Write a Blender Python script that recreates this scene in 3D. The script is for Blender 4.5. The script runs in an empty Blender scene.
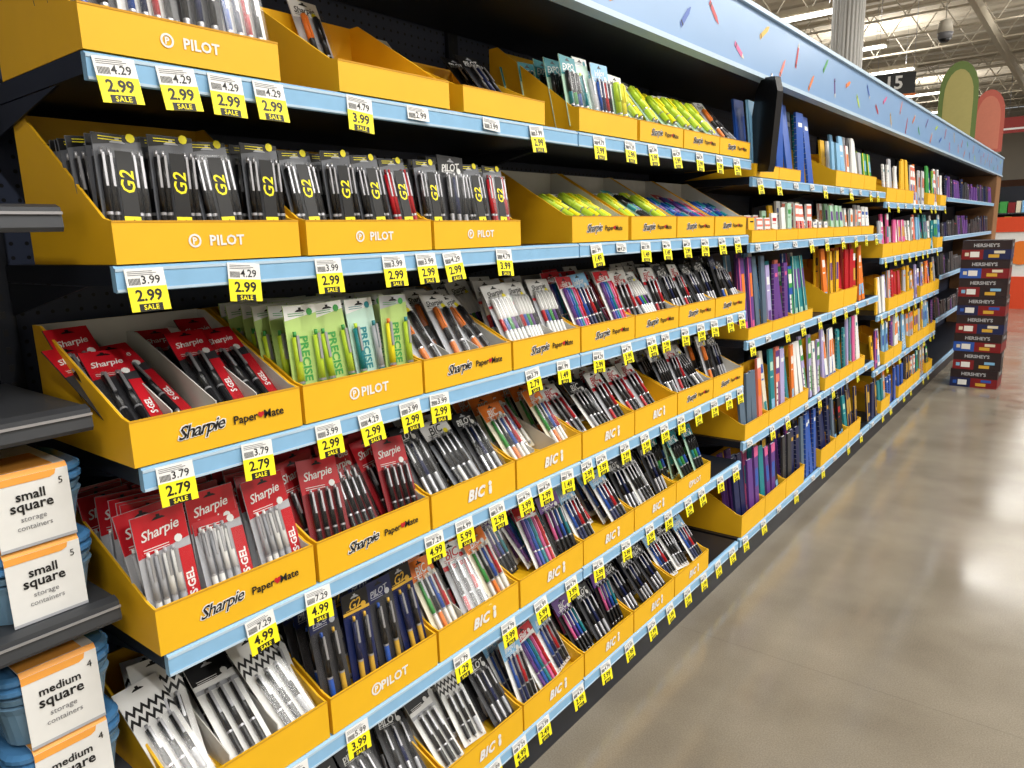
import bpy, math, random
import numpy as np
from mathutils import Matrix, Vector
random.seed(11)
COL=bpy.context.scene.collection
# ------------------------------------------------------------------ materials
def lin(c):
    return tuple(((x/255)/12.92 if x/255<=0.04045 else ((x/255+0.055)/1.055)**2.4) for x in c)
MATS={}
def mat(name,rgb,rough=0.5,metal=0.0,var=0.06,scale=30,emit=0,coat=0,trans=0):
    if name in MATS: return MATS[name]
    m=bpy.data.materials.new(name); m.use_nodes=True
    nt=m.node_tree; b=nt.nodes["Principled BSDF"]
    c=lin(rgb)
    tc=nt.nodes.new("ShaderNodeTexCoord"); nz=nt.nodes.new("ShaderNodeTexNoise"); nz.inputs["Scale"].default_value=scale
    nt.links.new(tc.outputs["Object"],nz.inputs["Vector"])
    mx=nt.nodes.new("ShaderNodeMix"); mx.data_type='RGBA'
    mx.inputs["A"].default_value=(*[x*(1-var) for x in c],1); mx.inputs["B"].default_value=(*[min(1,x*(1+var)) for x in c],1)
    nt.links.new(nz.outputs["Fac"],mx.inputs["Factor"]); nt.links.new(mx.outputs["Result"],b.inputs["Base Color"])
    b.inputs["Roughness"].default_value=rough; b.inputs["Metallic"].default_value=metal
    if coat: b.inputs["Coat Weight"].default_value=coat
    if trans: b.inputs["Transmission Weight"].default_value=trans
    if emit:
        b.inputs["Emission Color"].default_value=(*c,1); b.inputs["Emission Strength"].default_value=emit
    MATS[name]=m; return m
Y_=mat("yellow_cardboard",(230,177,18),0.55,var=0.05,scale=14)
YD=mat("yellow_cardboard_edge",(200,145,24),0.7)
WH=mat("white_print",(226,226,224),0.5)
WC=mat("white_cardboard",(200,198,192),0.7)
BK=mat("black_print",(14,14,16),0.45)
BP=mat("black_plastic",(18,18,21),0.3)
GR=mat("grey_print",(120,120,124),0.5)
DG=mat("dark_grey_card",(50,50,54),0.4)
SM=mat("smoke_card",(100,103,110),.35)
LG=mat("light_grey_plastic",(172,174,180),0.45)
SV=mat("silver_metal",(180,180,185),0.35,metal=0.7)
RED=mat("red_card",(186,20,34),0.38,coat=0.15)
REDD=mat("dark_red",(120,14,24),0.4)
TY=mat("tag_yellow",(246,232,24),0.5)
YG=mat("lime_green",(186,214,50),0.4)
GRN=mat("green_plastic",(60,150,70),0.4)
BLU=mat("blue_plastic",(36,82,170),0.35)
NAVY=mat("navy_plastic",(18,30,76),0.35)
LB=mat("light_blue_card",(125,178,216),0.4)
TEAL=mat("teal_card",(24,124,134),0.4)
PUR=mat("purple_card",(96,56,132),0.4)
PNK=mat("pink_plastic",(212,92,146),0.4)
ORG=mat("orange_card",(228,120,40),0.4)
GOLD=mat("gold_print",(214,170,60),0.4,metal=0.2)
SKY=mat("header_blue",(128,162,202),0.3,var=0.05,scale=4)
STRIP=mat("price_strip_blue",(134,180,216),0.35,var=0.1,scale=25)
STRIPE=mat("price_strip_edge",(180,202,220),0.35)
SHELF=mat("dark_shelf_metal",(28,32,42),0.4,metal=0.3)
GSH=mat("grey_shelf_metal",(66,68,72),0.4,metal=0.4)
BRN=mat("brown_panel",(120,84,52),0.5,scale=6)
CHOC=mat("dark_brown_carton",(34,20,26),0.4)
MINT=mat("mint_card",(176,210,188),0.4)
CREAM=mat("cream_card",(216,208,186),0.5)
LIME=mat("pale_lime",(176,204,120),.45); PMINT=mat("pale_mint",(184,214,200),.45)
LBP=mat("tub_blue_lid",(84,142,196),0.2,trans=.3)
TUB=mat("tub_pale_blue",(140,182,214),0.15,var=0.1,trans=.45)
CORAL=mat("coral_card",(226,120,100),.4); SLT=mat("slate_card",(84,104,124),.4); LAV=mat("lavender_card",(170,160,206),.4)
SOFT=mat("sleeve_orange",(240,164,70),.5)
def peg():
    m=mat("navy_pegboard",(28,32,48),0.5); nt=m.node_tree; b=nt.nodes["Principled BSDF"]
    tc=nt.nodes.new("ShaderNodeTexCoord"); mp=nt.nodes.new("ShaderNodeVectorMath"); mp.operation='SCALE'; mp.inputs[3].default_value=1/0.0254
    fr=nt.nodes.new("ShaderNodeVectorMath"); fr.operation='FRACTION'; sb=nt.nodes.new("ShaderNodeVectorMath"); sb.operation='SUBTRACT'; sb.inputs[1].default_value=(.5,.5,.5)
    ml=nt.nodes.new("ShaderNodeVectorMath"); ml.operation='MULTIPLY'; ml.inputs[1].default_value=(0,1,1)
    ln=nt.nodes.new("ShaderNodeVectorMath"); ln.operation='LENGTH'; gt=nt.nodes.new("ShaderNodeMath"); gt.operation='LESS_THAN'; gt.inputs[1].default_value=0.14
    nt.links.new(tc.outputs["Object"],mp.inputs[0]); nt.links.new(mp.outputs[0],fr.inputs[0]); nt.links.new(fr.outputs[0],sb.inputs[0])
    nt.links.new(sb.outputs[0],ml.inputs[0]); nt.links.new(ml.outputs[0],ln.inputs[0]); nt.links.new(ln.outputs["Value"],gt.inputs[0])
    mx=nt.nodes.new("ShaderNodeMix"); mx.data_type='RGBA'; mx.inputs["A"].default_value=(*lin((56,64,86)),1); mx.inputs["B"].default_value=(0.002,0.002,0.003,1)
    nt.links.new(gt.outputs[0],mx.inputs["Factor"]); nt.links.new(mx.outputs["Result"],b.inputs["Base Color"]); return m
PEG=peg()
def blister():
    m=bpy.data.materials.new("clear_blister"); m.use_nodes=True; nt=m.node_tree; nt.nodes.clear()
    o=nt.nodes.new("ShaderNodeOutputMaterial"); t=nt.nodes.new("ShaderNodeBsdfTransparent"); g=nt.nodes.new("ShaderNodeBsdfGlossy"); g.inputs["Roughness"].default_value=0.2
    mx=nt.nodes.new("ShaderNodeMixShader"); nz=nt.nodes.new("ShaderNodeTexNoise"); nz.inputs["Scale"].default_value=60
    mr=nt.nodes.new("ShaderNodeMapRange"); mr.inputs["From Min"].default_value=.4; mr.inputs["From Max"].default_value=.7; mr.inputs["To Min"].default_value=0.01; mr.inputs["To Max"].default_value=0.07
    nt.links.new(nz.outputs["Fac"],mr.inputs["Value"]); nt.links.new(mr.outputs[0],mx.inputs[0]); nt.links.new(t.outputs[0],mx.inputs[1]); nt.links.new(g.outputs[0],mx.inputs[2]); nt.links.new(mx.outputs[0],o.inputs[0])
    return m
CLR=blister()
def floor_mat():
    m=bpy.data.materials.new("polished_concrete"); m.use_nodes=True; nt=m.node_tree; b=nt.nodes["Principled BSDF"]
    tc=nt.nodes.new("ShaderNodeTexCoord")
    def nz(s,d=4):
        n=nt.nodes.new("ShaderNodeTexNoise"); n.inputs["Scale"].default_value=s; n.inputs["Detail"].default_value=d; nt.links.new(tc.outputs["Object"],n.inputs["Vector"]); return n
    a=nz(2.2,8); f=nz(220,2)
    r=nt.nodes.new("ShaderNodeValToRGB"); r.color_ramp.elements[0].position=.3; r.color_ramp.elements[1].position=.7
    r.color_ramp.elements[0].color=(*lin((118,110,98)),1); r.color_ramp.elements[1].color=(*lin((141,133,119)),1)
    nt.links.new(a.outputs["Fac"],r.inputs[0])
    r2=nt.nodes.new("ShaderNodeValToRGB"); r2.color_ramp.elements[0].position=.38; r2.color_ramp.elements[1].position=.62
    r2.color_ramp.elements[0].color=(.84,.84,.84,1); r2.color_ramp.elements[1].color=(1.07,1.07,1.06,1); nt.links.new(f.outputs["Fac"],r2.inputs[0])
    mx=nt.nodes.new("ShaderNodeMix"); mx.data_type='RGBA'; mx.blend_type='MULTIPLY'; mx.inputs["Factor"].default_value=1
    nt.links.new(r.outputs[0],mx.inputs["A"]); nt.links.new(r2.outputs[0],mx.inputs["B"])
    sp=nt.nodes.new("ShaderNodeSeparateXYZ"); nt.links.new(tc.outputs["Object"],sp.inputs[0]); prev=None
    for ax,off in (("X",-1.62),("Y",2.2)):
        ad=nt.nodes.new("ShaderNodeMath"); ad.operation='ADD'; ad.inputs[1].default_value=off; nt.links.new(sp.outputs[ax],ad.inputs[0])
        md=nt.nodes.new("ShaderNodeMath"); md.operation='PINGPONG'; md.inputs[1].default_value=2.3; nt.links.new(ad.outputs[0],md.inputs[0])
        lt=nt.nodes.new("ShaderNodeMath"); lt.operation='LESS_THAN'; lt.inputs[1].default_value=.003; nt.links.new(md.outputs[0],lt.inputs[0])
        if prev:
            mxm=nt.nodes.new("ShaderNodeMath"); mxm.operation='MAXIMUM'; nt.links.new(prev.outputs[0],mxm.inputs[0]); nt.links.new(lt.outputs[0],mxm.inputs[1]); prev=mxm
        else: prev=lt
    sc=nt.nodes.new("ShaderNodeMath"); sc.operation='MULTIPLY'; sc.inputs[1].default_value=.16; nt.links.new(prev.outputs[0],sc.inputs[0])
    m2=nt.nodes.new("ShaderNodeMix"); m2.data_type='RGBA'; m2.inputs["B"].default_value=(.05,.045,.04,1); nt.links.new(sc.outputs[0],m2.inputs["Factor"]); nt.links.new(mx.outputs["Result"],m2.inputs["A"])
    nt.links.new(m2.outputs["Result"],b.inputs["Base Color"])
    mr=nt.nodes.new("ShaderNodeMapRange"); mr.inputs["From Min"].default_value=.3; mr.inputs["From Max"].default_value=.7; mr.inputs["To Min"].default_value=.10; mr.inputs["To Max"].default_value=.23; nt.links.new(a.outputs["Fac"],mr.inputs["Value"]); nt.links.new(mr.outputs[0],b.inputs["Roughness"])
    return m
FLOOR=floor_mat()
CEIL=mat("ceiling_deck",(198,188,170),0.8,scale=2); WALL=mat("wall_paint",(206,200,190),0.8,scale=1)
BEAM=mat("beam_paint",(206,199,184),0.6)
LAMP=mat("lamp_diffuser",(255,252,244),0.5,emit=6)
# ------------------------------------------------------------------ text
TC={}
def textgeo(s,bold=0.0,shear=0.0,space=1.0):
    k=(s,bold,shear,space)
    if k in TC: return TC[k]
    if not s:
        TC[k]=([],[],1,1); return TC[k]
    c=bpy.data.curves.new("t","FONT"); c.body=s; c.size=1; c.resolution_u=2; c.offset=bold; c.shear=shear; c.space_character=space; c.space_line=0.8; c.align_x='CENTER'
    o=bpy.data.objects.new("t",c); COL.objects.link(o)
    dg=bpy.context.evaluated_depsgraph_get(); me=bpy.data.meshes.new_from_object(o.evaluated_get(dg))
    v=[(p.co.x,p.co.y) for p in me.vertices]; f=[tuple(p.vertices) for p in me.polygons]
    bpy.data.objects.remove(o); bpy.data.curves.remove(c); bpy.data.meshes.remove(me)
    if v:
        x0=min(a[0] for a in v); x1=max(a[0] for a in v); y0=min(a[1] for a in v); y1=max(a[1] for a in v)
        v=[(a[0]-(x0+x1)/2,a[1]-(y0+y1)/2) for a in v]; TC[k]=(v,f,x1-x0,y1-y0)
    else: TC[k]=([],[],1,1)
    return TC[k]
# ------------------------------------------------------------------ mesh builder
class MB:
    def __init__(s): s.v=[];s.f=[];s.m=[];s.s=[];s.mats=[]
    def mi(s,m):
        if m not in s.mats: s.mats.append(m)
        return s.mats.index(m)
    def face(s,pts,m,sm=False):
        n=len(s.v); s.v+=[tuple(p) for p in pts]; s.f.append(tuple(range(n,n+len(pts)))); s.m.append(s.mi(m)); s.s.append(sm)
    def box(s,x0,x1,y0,y1,z0,z1,m,front=None):
        n=len(s.v); s.v+=[(x,y,z) for x in (x0,x1) for y in (y0,y1) for z in (z0,z1)]
        for q in ((0,1,3,2),(4,6,7,5),(0,4,5,1),(2,3,7,6),(0,2,6,4),(1,5,7,3)):
            s.f.append(tuple(n+i for i in q)); s.m.append(s.mi(front if (front and q[0]==4) else m)); s.s.append(False)
    def prism(s,prof,y0,y1,m,axis='y'):
        n=len(prof); b=len(s.v)
        for y in (y0,y1):
            for a,c in prof: s.v.append((a,y,c) if axis=='y' else ((y,a,c) if axis=='x' else (a,c,y)))
        k=s.mi(m)
        s.f.append(tuple(range(b,b+n))); s.f.append(tuple(range(b+2*n-1,b+n-1,-1))); s.m+=[k,k]; s.s+=[False]*2
        for i in range(n):
            j=(i+1)%n; s.f.append((b+i,b+n+i,b+n+j,b+j)); s.m.append(k); s.s.append(False)
    def cyl(s,p0,p1,r0,r1,n,m,cap=True):
        p0=Vector(p0);p1=Vector(p1);d=(p1-p0).normalized(); a=d.orthogonal().normalized(); c=d.cross(a); b=len(s.v)
        for p,r in ((p0,r0),(p1,r1)):
            for i in range(n):
                t=2*math.pi*i/n; s.v.append(tuple(p+a*math.cos(t)*r+c*math.sin(t)*r))
        k=s.mi(m)
        for i in range(n):
            j=(i+1)%n; s.f.append((b+i,b+j,b+n+j,b+n+i)); s.m.append(k); s.s.append(True)
        if cap:
            s.f.append(tuple(range(b+n-1,b-1,-1))); s.f.append(tuple(range(b+n,b+2*n))); s.m+=[k,k]; s.s+=[False]*2
    def text(s,t,x,y,z,m,h=None,w=None,bold=0.0,shear=0.0,rot=0.0,space=1.0,plane='x'):
        v,f,tw,th=textgeo(t,bold,shear,space)
        sc=(h/th) if h else 1e9
        if w: sc=min(sc,w/tw)
        b=len(s.v); c,si=math.cos(rot),math.sin(rot)
        for a,q in v:
            u=(a*c-q*si)*sc; r=(a*si+q*c)*sc
            s.v.append((x,y+u,z+r) if plane=='x' else (x+u,y,z+r))
        k=s.mi(m)
        for q in f: s.f.append(tuple(b+i for i in q)); s.m.append(k); s.s.append(False)
    def add(s,o,M=None):
        b=len(s.v); s.v+=[tuple((M@Vector(p))) if M else p for p in o.v]
        mp=[s.mi(x) for x in o.mats]
        for q,m,sm in zip(o.f,o.m,o.s): s.f.append(tuple(b+i for i in q)); s.m.append(mp[m]); s.s.append(sm)
    def mesh(s,name):
        me=bpy.data.meshes.new(name); me.from_pydata(s.v,[],s.f)
        for m in s.mats: me.materials.append(m)
        me.polygons.foreach_set("material_index",s.m); me.polygons.foreach_set("use_smooth",s.s); me.update(); return me
def ob(name,me,loc=(0,0,0),rot=(0,0,0),parent=None):
    o=bpy.data.objects.new(name,me); o.location=loc; o.rotation_euler=rot; COL.objects.link(o)
    if parent: o.parent=parent
    return o
def thing(name,me,loc,rot,label,cat,group=None,kind=None):
    o=ob(name,me,loc,rot); o["label"]=label; o["category"]=cat
    if group: o["group"]=group
    if kind: o["kind"]=kind
    return o
def struct(name,mb,loc=(0,0,0)):
    o=ob(name,mb.mesh(name),loc); o["kind"]="structure"; return o
# ------------------------------------------------------------------ room
m=MB(); m.box(-16,14,-5,46,-.1,0,FLOOR); struct("floor",m)
m=MB()
CH=7.0
m.box(-16,14,-5,46,CH+.06,CH+.16,CEIL)
y=-5
while y<46:
    m.prism([(y,CH+.06),(y+.1,CH),(y+.3,CH),(y+.4,CH+.06)],-16,14,CEIL,axis='x'); y+=.6
struct("ceiling",m)
m=MB(); m.box(-16.1,-16,-5,46,0,CH,WALL); struct("wall_left",m)
m=MB(); m.box(14,14.1,-5,46,0,CH,WALL); struct("wall_right",m)
m=MB(); m.box(-16,14,46,46.1,0,CH,WALL); m.box(-16,14,45.97,46,2.6,3.5,mat("wall_band",(110,72,52),.7)); struct("wall_far",m)
m=MB(); m.box(-16,14,-5.1,-5,0,CH,WALL); struct("wall_near",m)
for i in range(18):
    y=8+i*2.1; m=MB()
    m.box(-15.9,13.9,y-.04,y+.04,CH-.06,CH,BEAM); m.box(-15.9,13.9,y-.04,y+.04,CH-.70,CH-.66,BEAM)
    x=-15
    while x<13:
        m.cyl((x,y,CH-.68),(x+.4,y,CH-.05),.014,.014,5,BEAM,False); m.cyl((x+.4,y,CH-.05),(x+.8,y,CH-.68),.014,.014,5,BEAM,False); x+=.8
    struct("trim_%d"%(i+1),m)
for i,x in enumerate((-7,-1.5,5)):
    m=MB(); m.box(x-.06,x+.06,-4.9,45.9,CH-.95,CH-.71,BEAM); struct("trim_%d"%(i+19),m)
# lights
m=MB(); m.box(-1.25,1.25,-.16,.16,0,.08,BEAM); m.prism([(-.16,0),(-.2,-.03),(.2,-.03),(.16,0)],-1.25,1.25,BEAM,axis='x'); LM=m.mesh("light_housing")
m=MB(); m.box(-1.2,1.2,-.13,.13,-.06,-.031,LAMP); LD=m.mesh("diffuser")
m=MB(); m.cyl((-1,0,.08),(-1,0,1.15),.006,.006,5,SV,False); m.cyl((1,0,.08),(1,0,1.15),.006,.006,5,SV,False); HANG=m.mesh("hanger")
LZ=CH-1.25
def light(x,y,power,up=0):
    t=thing("ceiling_light",LM,(x,y,LZ),(0,0,0),"white strip light fixture hanging under the ceiling trusses","ceiling light","ceiling strip lights")
    ob("diffuser",LD,(0,0,0),(0,0,0),t); ob("hanger",HANG,(0,0,0),(0,0,0),t)
    for pw,z,rx in ((power,-.07,0),(up,.1,math.pi)):  # upward lamps are added on a few fixtures to brighten the ceiling
        if pw:
            L=bpy.data.lights.new("lamp",'AREA'); L.shape='RECTANGLE'; L.size=2.3; L.size_y=.3; L.energy=pw; L.color=(1,.975,.925)
            l=bpy.data.objects.new("lamp",L); l.location=(0,0,z); l.rotation_euler=(rx,0,0); l.parent=t; COL.objects.link(l)
for y in (-1.5,1.2,4,7,10.5,14,18): light(3.4,y,160)
for y in (0.5,6,13): light(7.8,y,330)  # unseen side row, powered up as low-angle fill for shelf fronts
for y in (12,16.5,20.5,24,29,34,39): light(-4.6,y,110 if y<36 else 0,100 if y in (16.5,24,34) else 0)
for y in (17,22,28,34,40): light(0.8,y,85 if y<36 else 0,100 if y in (22,34) else 0)
for y in (18,25,32,39): light(-10,y,0)
# ------------------------------------------------------------------ gondola
ZA=[1.743,1.454,1.152,.84,.51,.143]
XB=-.4235
m=MB(); m.box(-.46,-.44,-.6,12.1,0,2.36,PEG)
g=thing("gondola_backboard",m.mesh("gondola_backboard"),(0,0,0),(0,0,0),"dark navy pegboard back of the store shelving run","shelving")
m=MB(); m.box(-.44,-.426,-.02,.02,0,2.34,SHELF)
for k in range(70): m.box(-.4259,-.425,-.004,.004,.1+k*.032,.112+k*.032,BK)
UP=m.mesh("upright")
for y in (.46,1.69,2.94,4.12,5.3,6.5,7.72,9.1,10.5): ob("upright",UP,(0,y,0),(0,0,0),g)
m=MB(); m.box(XB,-.03,.475,12.05,0,.118,SHELF)
thing("base_plinth",m.mesh("base_plinth"),(0,0,0),(0,0,0),"dark metal kick base under the bottom shelf","shelving base")
def shelf(y0,y1,z,strip=STRIP,edge=STRIPE):
    L=y1-y0; m=MB(); m.box(XB,-.012,0,L,z-.01,z+.02,SHELF)
    if z>.3:
        for yy in (.0,L-.006):
            m.prism([(XB,z-.012),(XB,z-.07),(-.1,z-.012)],yy,yy+.004,SHELF)
    s=thing("shelf",m.mesh("shelf"),(0,y0,0),(0,0,0),"dark metal shelf with light blue price strip","shelf","gondola shelves")
    m=MB(); m.prism([(-.012,z-.018),(-.002,z-.02),(.001,z-.016),(.001,z+.014),(-.004,z+.019),(-.012,z+.019)],.001,L-.001,strip)
    m.box(.0005,.0022,.001,L-.001,z+.011,z+.0155,edge); m.box(.0005,.0022,.001,L-.001,z-.0185,z-.0145,edge)
    ob("price_strip",m.mesh("price_strip"),(0,0,0),(0,0,0),s)
for z in ZA:
    shelf(.476,1.688,z); shelf(1.692,2.93,z)
Z2=[1.68,1.42,1.02,.585,.143]; Z3=[1.62,1.26,.88,.50,.143]
for z in Z2: shelf(2.95,4.12,z); shelf(4.124,5.29,z)
for z in Z3: shelf(5.31,6.5,z); shelf(6.504,7.71,z)
for z in (1.7,1.35,1.0,.6,.143): shelf(7.75,9.6,z); shelf(9.604,11.5,z)
# header
m=MB(); y0,y1=1.0,12.1
m.box(-.03,0,y0,y1,2.085,2.305,SKY); m.box(XB,-.031,y0,y1,2.31,2.335,SHELF)
m.box(XB,-.031,y0,y1,2.075,2.10,SHELF)
m.box(-.034,.012,y0,y1,2.07,2.086,STRIPE); m.box(-.034,.012,y0,y1,2.303,2.319,STRIPE)
cr=[RED,ORG,GRN,PUR,ORG,YG,BLU,RED,PNK,GOLD,CORAL]
y=1.06; q=0
while y<11.9:
    c=cr[q%11]; a=random.choice((1,-1))*random.uniform(.3,1.3); L=random.uniform(.09,.115); w=.0095; cy=y+random.uniform(-.02,.02); cz=2.15+.08*(q%2)+random.uniform(-.015,.015); q+=1
    d=(math.cos(a),math.sin(a)); n=(-d[1],d[0])
    P=lambda s,t:(.0012,cy+d[0]*s+n[0]*t,cz+d[1]*s+n[1]*t)
    m.face([P(-L/2,-w),P(L/2-.02,-w),P(L/2-.02,w),P(-L/2,w)],c); m.face([P(L/2-.02,-w*.8),P(L/2,-.002),P(L/2,.002),P(L/2-.02,w*.8)],c if q%3 else CREAM)
    P=lambda s,t:(.0018,cy+d[0]*s+n[0]*t,cz+d[1]*s+n[1]*t)
    m.face([P(-L/2+.01,-w),P(-L/2+.016,-w),P(-L/2+.016,w),P(-L/2+.01,w)],BK)
    y+=random.uniform(.18,.26)
thing("header_sign",m.mesh("header_sign"),(0,0,0),(0,0,0),"long light blue header panel printed with scattered crayons","sign")
m=MB(); m.box(XB,0,11.52,12.05,.118,2.07,BRN); m.box(0,.004,11.55,12.02,.15,2.04,mat("brown_panel_face",(138,98,62),.5,scale=5))
thing("end_panel",m.mesh("end_panel"),(0,0,0),(0,0,0),"brown wood-look panel closing the end of the shelving","panel")
for z in (1.56,1.265,.95,.62):
    m=MB(); m.box(XB,-.085,0,1.045,z-.03,z,GSH)
    s=thing("shelf",m.mesh("side_shelf"),(0,-.6,0),(0,0,0),"dark grey metal shelf of the neighbouring section","shelf","neighbouring section shelves")
    m=MB(); m.prism([(-.085,z-.036),(-.07,z-.036),(-.066,z-.03),(-.07,z-.002),(-.085,z+.003)],0,1.045,GSH); m.box(-.066,-.0645,0,1.045,z-.012,z-.008,SV)
    ob("price_strip",m.mesh("shelf_edge"),(0,0,0),(0,0,0),s)
# ------------------------------------------------------------------ price tags
PR=[("4.29","2.99"),("4.79","3.99"),("3.99","2.99"),("3.79","2.79"),("7.29","4.99"),("5.99","3.99"),("1.99","1.49"),("1.79","1.29"),("6.99","5.99"),("2.99","2.49")]
TAG={}
def tagmesh(p,sale=True):
    if (p,sale) in TAG: return TAG[(p,sale)]
    m=MB(); w=.066; hh=.03; H=.071 if sale else .034
    m.box(-.0006,.0006,-w/2,w/2,-hh,0,WH)
    m.text(p[0],.0012,.008,-.019,BK,h=.014,bold=.01)
    for i in range(3): m.face([(.001,-w/2+.004,-.004-i*.003),(.001,w/2-.02+.006*(i%2),-.004-i*.003),(.001,w/2-.02+.006*(i%2),-.0052-i*.003),(.001,-w/2+.004,-.0052-i*.003)],GR)
    for i in range(9):
        yy=-w/2+.004+i*.0022; m.face([(.001,yy,-.016),(.001,yy+.0012,-.016),(.001,yy+.0012,-.027),(.001,yy,-.027)],BK)
    if sale:
        m.box(-.0006,.0006,-w/2,w/2,-H,-hh,TY)
        m.text(p[1],.0012,.0,-hh-.0145,BK,h=.020,w=.056,bold=.025)
        m.face([(.0011,-w*.3,-H),(.0011,w*.3,-H),(.0011,w*.3,-H+.0125),(.0011,-w*.3,-H+.0125)],BK)
        m.text("SALE",.0017,0,-H+.0063,TY,h=.0085,bold=.02,space=1.1)
    TAG[(p,sale)]=m.mesh("price_tag"); return TAG[(p,sale)]
def tag(y,z,p,sale=True,s=.88):
    o=thing("price_tag",tagmesh(p,sale),(.0030,y,z+.014),(random.uniform(-.09,.09),-.16+random.uniform(-.04,.04),random.uniform(-.03,.03)),"white and yellow sale price tag clipped to shelf edge" if sale else "small white price label clipped to shelf edge","price tag","shelf price tags")
    o.scale=(s,s,s)
TG=[
 [(.512,0),(.60,0),(.68,0),(.757,0),(.95,1),(1.10,9,0),(1.33,2,0),(1.50,2),(1.79,1),(1.96,0),(2.10,2),(2.26,0),(2.44,1),(2.61,2),(2.77,3)],
 [(.517,2),(.68,0),(.85,2),(1.01,2),(1.10,2),(1.18,0),(1.36,1),(1.77,6),(1.91,0,0),(2.06,6),(2.2,6),(2.35,0),(2.5,1),(2.65,2),(2.8,2)],
 [(.525,3),(.67,3),(.82,2),(.92,0),(1.03,2),(1.12,2),(1.46,3),(1.60,6),(1.78,0),(1.94,1),(2.1,2),(2.2,2),(2.35,0),(2.48,1),(2.6,2),(2.75,0),(2.87,1)],
 [(.64,4),(.765,4),(1.08,4),(1.18,8),(1.30,2),(1.41,1),(1.50,0),(1.61,6),(1.71,0),(1.79,1),(1.93,2),(2.06,0),(2.2,1),(2.33,2),(2.47,2),(2.62,0),(2.76,1),(2.88,2)],
 [(.68,4),(.83,5),(1.15,7),(1.33,1),(1.47,8),(1.62,1),(1.77,5),(1.94,0),(2.1,1),(2.24,2),(2.4,0),(2.52,5),(2.7,1),(2.86,2)],
 [(1.25,5),(1.36,4),(1.47,9),(1.65,0),(1.81,1),(1.96,2),(2.12,0),(2.26,1),(2.41,2),(2.56,0),(2.7,5),(2.85,1)]]
for z,l in zip(ZA,TG):
    for t in l: tag(t[0],z,PR[t[1]],len(t)==2)
for zs,a,b in ((Z2,2.99,5.25),(Z3,5.36,7.65)):
    for z in zs:
        y=a+random.uniform(0,.05)
        while y<b: tag(y,z,PR[random.randrange(10)],random.random()<.75); y+=random.uniform(.17,.32)
# ------------------------------------------------------------------ pens
PEN={}
def pen(body,grip,L=.135,r=.0052,style='click'):
    k=(body.name,grip.name,L,r,style)
    if k in PEN: return PEN[k]
    m=MB(); n=8
    m.cyl((0,0,0),(0,0,L*.07),r*.25,r*.75,n,SV); m.cyl((0,0,L*.07),(0,0,L*.34),r*.95,r,n,grip,False)
    m.cyl((0,0,L*.34),(0,0,L*.37),r*1.05,r*1.05,n,SV,False); m.cyl((0,0,L*.37),(0,0,L*.93),r,r*.95,n,body)
    if style=='click': m.cyl((0,0,L*.93),(0,0,L),r*.55,r*.5,n,SV if grip is BP else grip)
    else: m.cyl((0,0,L*.6),(0,0,L),r*1.1,r*.95,n,grip)
    m.box(r*.9,r*1.35,-r*.38,r*.38,L*.62,L*.95,SV if style=='click' else grip)
    PEN[k]=m; return m
PENM={}
def penmesh(p):
    if id(p) not in PENM: PENM[id(p)]=p.mesh("pen")
    return PENM[id(p)]
ST={}
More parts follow.
